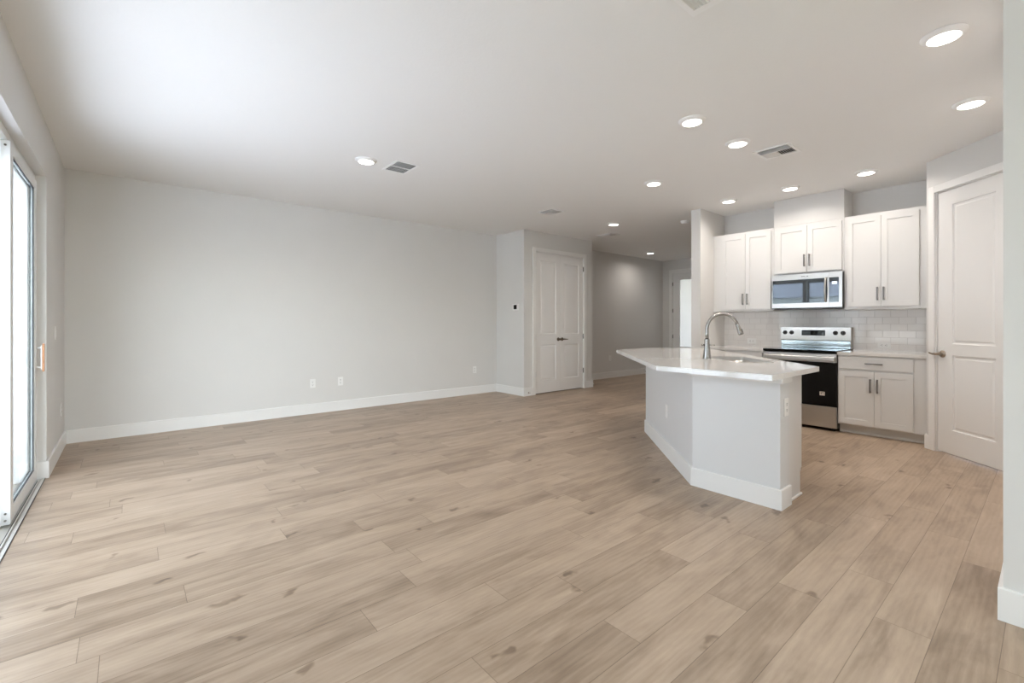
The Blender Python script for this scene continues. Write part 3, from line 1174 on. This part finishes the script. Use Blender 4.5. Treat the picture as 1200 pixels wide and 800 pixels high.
obj('bottom_vent', b, M_BLACK, t, 'dark bottom vent strip')

# ------------------------------------------------------------------ range
RY0, RY1 = 1.5425, 2.2965
t = thing('range', 'stainless steel electric range with black glass oven door', 'range', (6.27, (RY0 + RY1) / 2, 0))
b = MB()
b.box(5.985, 6.585, RY0, RY1, 0.03, 0.862, 0.002)
for x in (6.03, 6.53):
    for y in (RY0 + 0.05, RY1 - 0.05):
        b.cyl((x, y, 0.0), (x, y, 0.03), 0.018, n=12)
obj('body', b, M_BLACK, t, 'black side panels')
b = MB()
b.box(5.935, 6.50, RY0, RY1, 0.866, 0.894, 0.004)
ck = obj('cooktop', b, M_BLACKGLASS, t, 'black glass cooktop')
for x, y, r in ((6.08, 1.74, 0.105), (6.08, 2.10, 0.085), (6.34, 1.74, 0.085), (6.34, 2.10, 0.105)):
    b = MB()
    b.lathe([(r - 0.002, 0.8942), (r - 0.002, 0.8945), (r, 0.8945), (r, 0.8942)], 32, Matrix.Translation((x, y, 0)), close=False)
    obj('burner_ring', b, M_PULL, ck)
b = MB()
FX = 5.957
b.box(FX, 5.984, RY0 + 0.002, RY1 - 0.002, 0.762, 0.856, 0.003)
dr = obj('oven_door', b, M_STEEL, t)
b = MB()
b.box(FX - 0.001, 5.984, RY0 + 0.0035, RY1 - 0.0035, 0.274, 0.7612, 0.003)
wnd = obj('door_glass', b, M_BLACKGLASS, dr, 'black glass oven window')
b = MB()
b.box(FX - 0.0018, FX - 0.0011, 1.655, 1.705, 0.389, 0.432)
st = obj('sticker', b, M_STICKER, wnd, 'small pale square sticker')
b = MB()
b.box(FX - 0.0024, FX - 0.0019, 1.664, 1.692, 0.417, 0.424)
b.box(FX - 0.0024, FX - 0.0019, 1.687, 1.693, 0.402, 0.417)
obj('sticker_print', b, M_SLOT, st)
b = MB()
for y in (RY0 + 0.035, RY1 - 0.035):
    b.box(FX - 0.042, FX, y - 0.012, y + 0.012, 0.786, 0.822, 0.003)
b.box(FX - 0.052, FX - 0.036, RY0 + 0.01, RY1 - 0.01, 0.780, 0.824, 0.006, seg=3)
obj('handle', b, M_STEEL, dr, 'full-width steel bar handle')
b = MB()
b.box(FX, 5.984, RY0 + 0.003, RY1 - 0.003, 0.036, 0.268, 0.003)
obj('storage_drawer', b, M_STEEL, t, 'steel bottom drawer')
b = MB()
b.prism([(6.505, 0.99), (6.500, 1.149), (6.585, 1.149), (6.585, 0.896), (6.520, 0.896), (6.517, 0.985)], -RY1, -RY0, 0.002, Matrix.Rotation(PI / 2, 4, 'X'))
bg_ = obj('backguard', b, M_STEEL, t, 'steel control backguard')
b = MB()
b.box(6.503, 6.5185, RY0 + 0.006, RY1 - 0.006, 0.897, 0.980, 0.001)
obj('lower_strip', b, M_GLOSSSTRIP, bg_, 'glossy strip under the controls, tinted like reflected sky')
b = MB()
b.box(6.4985, 6.5035, 1.802, 2.057, 1.046, 1.113, 0.0015)
obj('display', b, M_BLACKGLASS, bg_, 'black clock display')
for y in (2.246, 2.170, 1.697, 1.620):
    b = MB()
    q_ = Matrix.Translation((6.5025, y, 1.081)) @ Matrix.Rotation(-PI / 2, 4, 'Y')
    b.lathe([(0, 0), (0.026, 0), (0.026, 0.004), (0.021, 0.006), (0.019, 0.026), (0.015, 0.029), (0, 0.029)], 24, q_)
    b.box(6.4715, 6.4735, y - 0.003, y + 0.003, 1.066, 1.098)
    obj('knob', b, M_BLACK, bg_, 'black control knob')

# ------------------------------------------------------------------ island
IX, IY1, IY2, IT = 3.2035, 1.135, 1.7306, 1.190
KW = 0.152
farc = (IX + IT, IY2 + IT)                       # far left corner of the knee wall
inn = KW * math.tan(PI / 8)
knee = [(IX, IY1), (IX + KW, IY1), (IX + KW, IY2 - inn), (IX + KW + IT + inn - 0.0 - 0.0, IY2 + IT - 0.0), farc, (IX, IY2)]
knee[3] = (IX + KW + (IY2 + IT - (IY2 - inn)), IY2 + IT)
t = thing('kitchen_island', 'white angled kitchen island base with tall baseboard', 'island', (4.1, 2.0, 0))
b = MB()
b.prism(knee, 0, CT0 - 0.0005)
obj('knee_wall', b, mat('island_wall_paint', (0.70, 0.70, 0.705), 0.45, bump=0.05, bscale=150), t)


def island_band(path, prof, m, name, lab=None):
    pts = [Vector(p) for p in path]
    k = len(pts)
    t_ = bmesh.new()
    rings = []
    for i, p in enumerate(pts):
        ns = []
        if i > 0:
            d = (pts[i] - pts[i - 1]).normalized()
            ns.append(Vector((d.y, -d.x)))
        if i < k - 1:
            d = (pts[i + 1] - pts[i]).normalized()
            ns.append(Vector((d.y, -d.x)))
        nn = ns[0] if len(ns) == 1 else (ns[0] + ns[1]) / (1 + ns[0].dot(ns[1]))
        rings.append([t_.verts.new((p.x + nn.x * a, p.y + nn.y * a, z)) for a, z in prof])
    n_ = len(prof)
    for a, c in zip(rings, rings[1:]):
        for i in range(n_):
            t_.faces.new((a[i], a[(i + 1) % n_], c[(i + 1) % n_], c[i]))
    t_.faces.new(rings[0][::-1])
    t_.faces.new(rings[-1])
    b_ = MB()
    b_._merge(t_)
    return obj(name, b_, m, t, lab)


path = [farc, (IX, IY2), (IX, IY1), (IX + KW + 0.004, IY1)]
path = path if True else path
island_band(path, [(0.0003, 0.0005), (BT, 0.0005), (BT, 0.126), (BT - 0.004, 0.130), (0.0003, 0.130)], M_TRIM, 'baseboard')
island_band(path, [(0.0003, 0.812), (0.018, 0.812), (0.018, CT0 - 0.0008), (0.0003, CT0 - 0.0008)], M_TRIM, 'top_trim')
# cabinet box behind the knee wall (open top under the sink)
CAX0 = IX + KW + 0.001
cab_out = [(CAX0, 1.150), (3.632, 1.150), (5.395, 2.913), (knee[3][0] + 0.003, 2.913), (CAX0, knee[2][1] - 0.002)]
b = MB()
b.box(CAX0, 3.605, 1.150, 1.168, 0.0005, CT0 - 0.0008)
b.box(3.605, 3.632, 1.150, 1.168, 0.185, CT0 - 0.0008)


def diag_q(q, p0, p1, z0, z1, th, mb):
    """upright board on the line x - y = q*sqrt2 from p0 to p1 (p = (x+y)/sqrt2), thickness towards smaller q."""
    P = lambda p, qq: ((p + qq) / S2, (p - qq) / S2)
    mb.prism([P(p0, q), P(p1, q), P(p1, q - th), P(p0, q - th)], z0, z1)


QB = 1.852
b.prism([(3.632, 1.152), (3.832, 1.2125), (3.822, 1.230), (3.615, 1.1675)], 0.185, CT0 - 0.0008)
b.prism([(3.605, 1.152), (3.760, 1.2), (3.75, 1.216), (3.59, 1.1675)], 0.0005, 0.1845)
diag_q(QB, 3.575, (5.53 + 2.913) / S2, 0.10, CT0 - 0.0008, 0.018, b)
diag_q(QB - 0.075, 3.56, (5.42 + 2.913) / S2, 0.0005, 0.0995, 0.015, b)
b.box(knee[3][0] + 0.003, 5.48, 2.895, 2.913, 0.0005, CT0 - 0.0008)
cab = obj('cabinet', b, M_CAB, t)
b = MB()
b.box(CAX0 + 0.012, 3.612, 1.137, 1.1497, 0.0005, 0.018, 0.005)
obj('shoe_moulding', b, M_TRIM, cab)
b = MB()
b.box(3.6325, 3.640, 1.152, 1.166, 0.728, 0.748, 0.002)
obj('bumper', b, M_SEAL, cab, 'small black bumper')

# island countertop with the sink cut-out
P = lambda p, q: ((p + q) / S2, (p - q) / S2)
CPTS = [(2.962, 1.881), (2.962, 1.094), (3.814, 1.094), (5.560, 2.840), (5.068, 3.332), (4.413, 3.332)]


def round_rect(p0, p1, q0, q1, r, n=6):
    out = []
    for cp, cq, a0 in ((p1 - r, q1 - r, 0), (p0 + r, q1 - r, 90), (p0 + r, q0 + r, 180), (p1 - r, q0 + r, 270)):
        for i in range(n + 1):
            a = math.radians(a0 + 90 * i / n)
            out.append((cp + r * math.cos(a), cq + r * math.sin(a)))
    return out


SK = (3.78, 4.47, 1.462, 1.785)
hole = [P(*x) for x in round_rect(*SK, 0.07)]
b = MB()
b.slab_hole(CPTS, hole, CT0, CT1)
tag(obj('island_countertop', b, M_QUARTZ), 'large white angular quartz countertop on the island', 'countertop')

t = thing('sink', 'undermount stainless steel sink in the island countertop', 'sink', P(4.12, 1.63) + (0.66,))
b = MB()
t_ = bmesh.new()
rings = []
for ins, z in ((-0.022, CT0 - 0.003), (-0.022, CT0 - 0.001), (0.003, CT0 - 0.001), (0.004, 0.80), (0.010, 0.70), (0.03, 0.672), (0.07, 0.664)):
    rr_ = max(0.02, 0.07 - ins * 0.3)
    rings.append([t_.verts.new((*P(*x), z)) for x in round_rect(SK[0] + ins, SK[1] - ins, SK[2] + ins, SK[3] - ins, rr_)])
for a, c in zip(rings, rings[1:]):
    k = len(a)
    for i in range(k):
        f = t_.faces.new((a[i], a[(i + 1) % k], c[(i + 1) % k], c[i]))
        f.smooth = True
t_.faces.new(rings[-1])
b._merge(t_)
obj('basin', b, M_STEEL, t)
b = MB()
b.lathe([(0.0, 0.6645), (0.045, 0.6645), (0.045, 0.668), (0.036, 0.667), (0.0, 0.6655)], 24, Matrix.Translation(P(4.12, 1.65) + (0,)))
obj('drain', b, M_NICKEL, t)

# faucet: spout reaches along +q, over the sink
FP, FQ = 4.20, 1.379
t = thing('faucet', 'brushed nickel gooseneck pull-down faucet on the island', 'faucet', P(FP, FQ) + (CT1,))
fx, fy = P(FP, FQ)
qd = Vector((1, -1, 0)).normalized()
pd = Vector((1, 1, 0)).normalized()
b = MB()
b.lathe([(0, CT1 + 0.0003), (0.036, CT1 + 0.0003), (0.035, CT1 + 0.006), (0.031, CT1 + 0.035), (0.0245, CT1 + 0.10), (0.0215, CT1 + 0.165), (0.0215, CT1 + 0.170), (0.015, CT1 + 0.172), (0, CT1 + 0.172)], 28, Matrix.Translation((fx, fy, 0)))
obj('body', b, M_NICKEL, t)
b = MB()
zt0, rad = 1.150, 0.132
pts = [Vector((fx, fy, 1.055)), Vector((fx, fy, 1.10))]
for i in range(15):
    a = math.radians(180 - i * 165 / 14)
    pts.append(Vector((fx, fy, zt0)) + qd * (rad + rad * math.cos(a)) + Vector((0, 0, rad * math.sin(a))))
b.tube(pts, 0.0145, 16)
obj('spout', b, M_NICKEL, t)
e0 = pts[-1]
dd = (pts[-1] - pts[-2]).normalized()
b = MB()
b.tube([e0 - dd * 0.01, e0 + dd * 0.004, e0 + dd * 0.02, e0 + dd * 0.07, e0 + dd * 0.088, e0 + dd * 0.092], [0.0155, 0.0165, 0.0175, 0.0225, 0.024, 0.021], 18)
sh = obj('spray_head', b, M_NICKEL, t)
b = MB()
c0 = e0 + dd * 0.055 + qd * 0.0215
b.tube([c0 - dd * 0.016, c0 + dd * 0.02], [0.006, 0.006], 8)
obj('button', b, M_SEAL, sh, 'black spray button')
b = MB()
hz = CT1 + 0.118
hv = (qd * 0.9 - pd * 0.25).normalized()
ctr = Vector((fx, fy, hz))
b.tube([ctr - hv * 0.046, ctr - hv * 0.040, ctr - hv * 0.020], [0.0065, 0.011, 0.010], 12)
obj('pivot_cap', b, M_NICKEL, t)
b = MB()
b.tube([ctr + hv * 0.018, ctr + hv * 0.030, ctr + hv * 0.066], [0.0075, 0.0065, 0.005], 12)
obj('lever', b, M_NICKEL, t, 'slim side lever')

# ------------------------------------------------------------------ outlets, switches, thermostat
def make_outlet():
    """vertical duplex outlet, plate in local XZ facing -Y, base at the plate centre."""
    t_ = thing('wall_outlet', 'outlet', 'outlet')
    b_ = MB()
    b_.box(-0.036, 0.036, -0.006, -0.0003, -0.058, 0.058, 0.002)
    obj('cover_plate', b_, M_PLASTIC, t_)
    for s in (-1, 1):
        b_ = MB()
        b_.lathe([(0, 0), (0.0165, 0), (0.0165, 0.0015), (0, 0.0015)], 20, Matrix.Translation((0, -0.006, s * 0.02)) @ Matrix.Rotation(PI / 2, 4, 'X'))
        r_ = obj('receptacle', b_, M_PLASTIC, t_)
        b_ = MB()
        b_.box(-0.008, -0.005, -0.0082, -0.0076, s * 0.02 - 0.001, s * 0.02 + 0.008)
        b_.box(0.005, 0.008, -0.0082, -0.0076, s * 0.02 - 0.001, s * 0.02 + 0.008)
        b_.box(-0.003, 0.003, -0.0082, -0.0076, s * 0.02 - 0.010, s * 0.02 - 0.005)
        obj('slots', b_, M_SLOT, r_, 'dark slots')
    return t_


proto = make_outlet()
OUT = [((1.873, YB, 0.399), 0, 0, 'white wall outlet on the back wall, leftmost of its close pair'),
       ((2.238, YB, 0.400), 0, 0, 'white wall outlet on the back wall, right one of its close pair'),
       ((4.496, YB, 0.410), 0, 0, 'white wall outlet low on the back wall near the closet corner'),
       ((8.10, YHALL, 0.43), 0, 0, 'white wall outlet low on the hallway wall'),
       ((XL, 6.00, 0.387), PI / 2, 0, 'white wall outlet low on the left wall by the back corner'),
       ((3.297, IY1, 0.650), 0, 0, 'white outlet on the narrow end of the island'),
       ((XK - 0.009, 2.692, 0.953), -PI / 2, 1, 'white outlet in the tile backsplash left of the range'),
       ((XK - 0.009, 1.252, 0.947), -PI / 2, 1, 'white outlet in the tile backsplash right of the range')]
for i, (loc, rz, horiz, lab) in enumerate(OUT):
    o = proto if i == 0 else copy_tree(proto)
    o.location = loc
    if horiz == 1:
        o.rotation_euler = Matrix.Rotation(rz, 4, 'Z').to_3x3().__matmul__(Matrix.Rotation(PI / 2, 3, 'Y')).to_euler()
    else:
        o.rotation_euler = (0, 0, rz)
    o['label'] = lab
    o['group'] = 'white wall outlets'

t = thing('blank_wall_plate', 'blank white cover plate on the angled long side of the island', 'cover plate', (3.7286, 2.2557, 0.402), math.radians(225))
b = MB()
b.box(-0.036, 0.036, -0.006, -0.0003, -0.058, 0.058, 0.002, WM[t.name])
obj('plate', b, M_PLASTIC, t)
b = MB()
b.cyl(WM[t.name] @ Vector((0, -0.0055, 0)), WM[t.name] @ Vector((0, -0.0068, 0)), 0.003, n=10)
obj('screw', b, M_PLASTIC, t)
t = thing('light_switch', 'white rocker light switch on the left wall near the sliding door', 'switch', (XL, 5.545, 1.114), PI / 2)
b = MB()
W_ = WM[t.name]
b.box(-0.036, 0.036, -0.006, -0.0003, -0.058, 0.058, 0.002, W_)
pl = obj('cover_plate', b, M_PLASTIC, t)
b = MB()
b.box(-0.016, 0.016, -0.010, -0.006, -0.033, 0.033, 0.002, W_)
obj('rocker', b, M_PLASTIC, pl)

t = thing('thermostat', 'small white wall thermostat with black screen on the closet side', 'thermostat', (XC, 5.805, 1.468), -PI / 2)
W_ = WM[t.name]
b = MB()
b.box(-0.078, 0.078, -0.012, -0.0003, -0.053, 0.053, 0.004, W_)
pl = obj('housing', b, M_PLASTIC, t)
b = MB()
b.box(-0.048, 0.030, -0.016, -0.012, -0.036, 0.036, 0.002, W_)
obj('screen', b, M_BLACKGLASS, pl, 'black screen')

# door stops
for x, y, lab in ((5.055, YC - BT, 'small door stop on the baseboard left of the closet door'), (6.705, YC - BT + 0.004, 'small door stop on the baseboard right of the closet door'), (9.42, YHALL - BT, 'small door stop on the far hallway baseboard')):
    zz = 0.052
    if x == 6.705:
        x = XC2 + BT - 0.001
        rz = PI / 2
        base = (XC2 + BT, YC + 0.03, zz)
    else:
        rz = 0
        base = (x, y, zz)
    t = thing('door_stop', lab, 'door stop', base, rz, 'baseboard door stops')
    W_ = WM[t.name]
    b = MB()
    q_ = W_ @ Matrix.Rotation(PI / 2, 4, 'X')
    b.lathe([(0, 0.0003), (0.012, 0.0003), (0.011, 0.005), (0.0045, 0.007), (0.0045, 0.055), (0, 0.055)], 14, q_)
    obj('rod', b, M_NICKEL, t)
    b = MB()
    b.lathe([(0, 0.055), (0.008, 0.055), (0.0085, 0.066), (0.006, 0.070), (0, 0.070)], 14, q_)
    obj('tip', b, M_PLASTIC, t)

# ------------------------------------------------------------------ ceiling fixtures
def make_light():
    t_ = thing('recessed_light', 'light', 'ceiling light')
    b_ = MB()
    b_.lathe([(0.068, -0.0005), (0.098, -0.0005), (0.098, -0.004), (0.094, -0.008), (0.072, -0.021), (0.0695, -0.021), (0.068, -0.018)], 40, close=False)
    obj('trim_ring', b_, M_PLASTIC, t_)
    b_ = MB()
    b_.lathe([(0.0, -0.0205), (0.0675, -0.0195), (0.0675, -0.006), (0.0, -0.006)], 40)
    obj('lens', b_, M_LENS, t_, 'glowing white lens')
    l_ = bpy.data.lights.new('lamp_glow', 'AREA')
    l_.shape = 'DISK'
    l_.size = 0.135
    l_.energy = LAMP_W
    l_.spread = math.radians(155)
    l_.color = (1.0, 0.93, 0.855)
    lo = bpy.data.objects.new('lamp_glow', l_)
    COL.objects.link(lo)
    lo.parent = t_
    lo.location = (0, 0, -0.023)
    return t_


LIGHTS = [(1.722, 4.191, 'recessed light in the living area ceiling, beside the square return grille'),
          (3.282, 1.776, 'recessed light over the near end of the island, left of one by the vent'),
          (3.983, 1.743, 'recessed light just left of the kitchen ceiling vent'),
          (3.340, 0.383, 'largest recessed light, nearest at the top right of the photo'),
          (4.505, 0.379, 'recessed light in front of the pantry door, second from the right edge'),
          (4.415, 2.835, 'recessed light above the far end of the island'),
          (5.775, 2.638, 'recessed light beside the column top, leftmost of the three along the wall cabinets'),
          (5.765, 1.939, 'recessed light in front of the duct cover over the microwave'),
          (5.755, 1.239, 'recessed light in front of the wall cabinet next to the pantry'),
          (5.757, 4.402, 'recessed light in front of the closet, next to a small white vent'),
          (8.742, 5.699, 'farthest recessed light, in the hallway near the entry door')]
proto = make_light()
for i, (x, y, lab) in enumerate(LIGHTS):
    o = proto if i == 0 else copy_tree(proto)
    o.location = (x, y, H)
    o['label'] = lab
    o['group'] = 'recessed ceiling lights'


def make_register(sx, sy):
    """three-way supply register hanging from local z=0."""
    t_ = thing('ceiling_vent', 'vent', 'vent')
    hx, hy = sx / 2, sy / 2
    f = 0.028
    b_ = MB()
    for a in ((-hx, hx, -hy, -hy + f), (-hx, hx, hy - f, hy), (-hx, -hx + f, -hy + f, hy - f), (hx - f, hx, -hy + f, hy - f)):
        b_.box(*a, -0.008, -0.0005, 0.002)
    obj('frame', b_, M_PLASTIC, t_)
    b_ = MB()
    b_.box(-hx + f, hx - f, -hy + f, hy - f, -0.002, -0.0005)
    obj('duct_opening', b_, M_VOID, t_, 'dark opening')
    b_ = MB()
    ix0, ix1, iy0, iy1 = -hx + f, hx - f, -hy + f, hy - f
    band = (ix1 - ix0) * 0.36
    for k in range(4):     # long blades on the side towards the living room
        x = ix0 + band * (k + 0.5) / 4
        b_.box(-0.0008, 0.0008, iy0, iy1, -0.009, 0.009, 0, Matrix.Translation((x, 0, -0.010)) @ Matrix.Rotation(math.radians(48), 4, 'Y'))
    b_.box(ix0 + band - 0.002, ix0 + band + 0.002, iy0, iy1, -0.014, -0.002)
    n_ = 14
    for k in range(n_):    # short blades, two opposing sets
        y = iy0 + (iy1 - iy0) * (k + 0.5) / n_
        s = -1 if k < n_ // 2 else 1
        b_.box(ix0 + band + 0.002, ix1 - 0.02, -0.0008, 0.0008, -0.007, 0.007, 0, Matrix.Translation((0, y, -0.009)) @ Matrix.Rotation(math.radians(42 * s), 4, 'X'))
    b_.box(ix0 + band, ix1 - 0.018, -0.003, 0.003, -0.014, -0.002)
    b_.box(ix1 - 0.02, ix1, iy0, iy1, -0.012, -0.002)
    obj('blades', b_, M_PLASTIC, t_)
    return t_


REG = [(4.455, 1.605, 0.295, 0.30, 'white supply vent in the kitchen ceiling between recessed lights'),
       (4.478, 4.487, 0.27, 0.29, 'white supply vent in the living area ceiling, before the closet'),
       (6.41, 5.025, 0.24, 0.34, 'small white vent in the ceiling beside the closet front, beyond a recessed light'),
       (2.02, 1.02, 0.295, 0.295, 'white vent cut off by the top edge of the photo')]
proto = make_register(0.295, 0.30)
for i, (x, y, sx, sy, lab) in enumerate(REG):
    o = proto if i == 0 else copy_tree(proto)
    o.location = (x, y, H)
    o.scale = (sx / 0.295, sy / 0.30, 1)
    o['label'] = lab
    o['group'] = 'ceiling supply vents'

t = thing('return_grille', 'square egg-crate return air grille in the living area ceiling', 'vent', (2.062, 4.160, H))
b = MB()
hx, hy, f = 0.122, 0.168, 0.024
W_ = WM[t.name]
for a in ((-hx, hx, -hy, -hy + f), (-hx, hx, hy - f, hy), (-hx, -hx + f, -hy + f, hy - f), (hx - f, hx, -hy + f, hy - f)):
    b.box(*a, -0.008, -0.0005, 0.002, W_)
b.box(-hx + f, hx - f, -0.006, 0.006, -0.008, -0.0005, 0, W_)
obj('frame', b, M_PLASTIC, t)
b = MB()
b.box(-hx + f, hx - f, -hy + f, hy - f, -0.002, -0.0005, 0, W_)
obj('duct_opening', b, M_VOID, t, 'dark opening')
b = MB()
for k in range(1, 9):
    x = -hx + f + (2 * hx - 2 * f) * k / 9
    b.box(x - 0.0014, x + 0.0014, -hy + f, hy - f, -0.0035, -0.0025, 0, W_)
for k in (1, 2, 3, 5, 6, 7):
    y = -hy + f + (2 * hy - 2 * f) * k / 8
    b.box(-hx + f, hx - f, y - 0.0014, y + 0.0014, -0.0035, -0.0025, 0, W_)
obj('grid', b, M_PLASTIC, t)

t = thing('smoke_detector', 'round white smoke detector on the ceiling beside the column', 'smoke detector', (6.43, 3.59, H))
b = MB()
W_ = WM[t.name]
b.lathe([(0, -0.0005), (0.066, -0.0005), (0.068, -0.012), (0.066, -0.016), (0, -0.016)], 32, W_)
obj('base', b, M_PLASTIC, t)
b = MB()
b.lathe([(0, -0.0165), (0.060, -0.0165), (0.058, -0.032), (0.046, -0.042), (0.0, -0.045)], 32, W_)
obj('cover', b, M_PLASTIC, t)
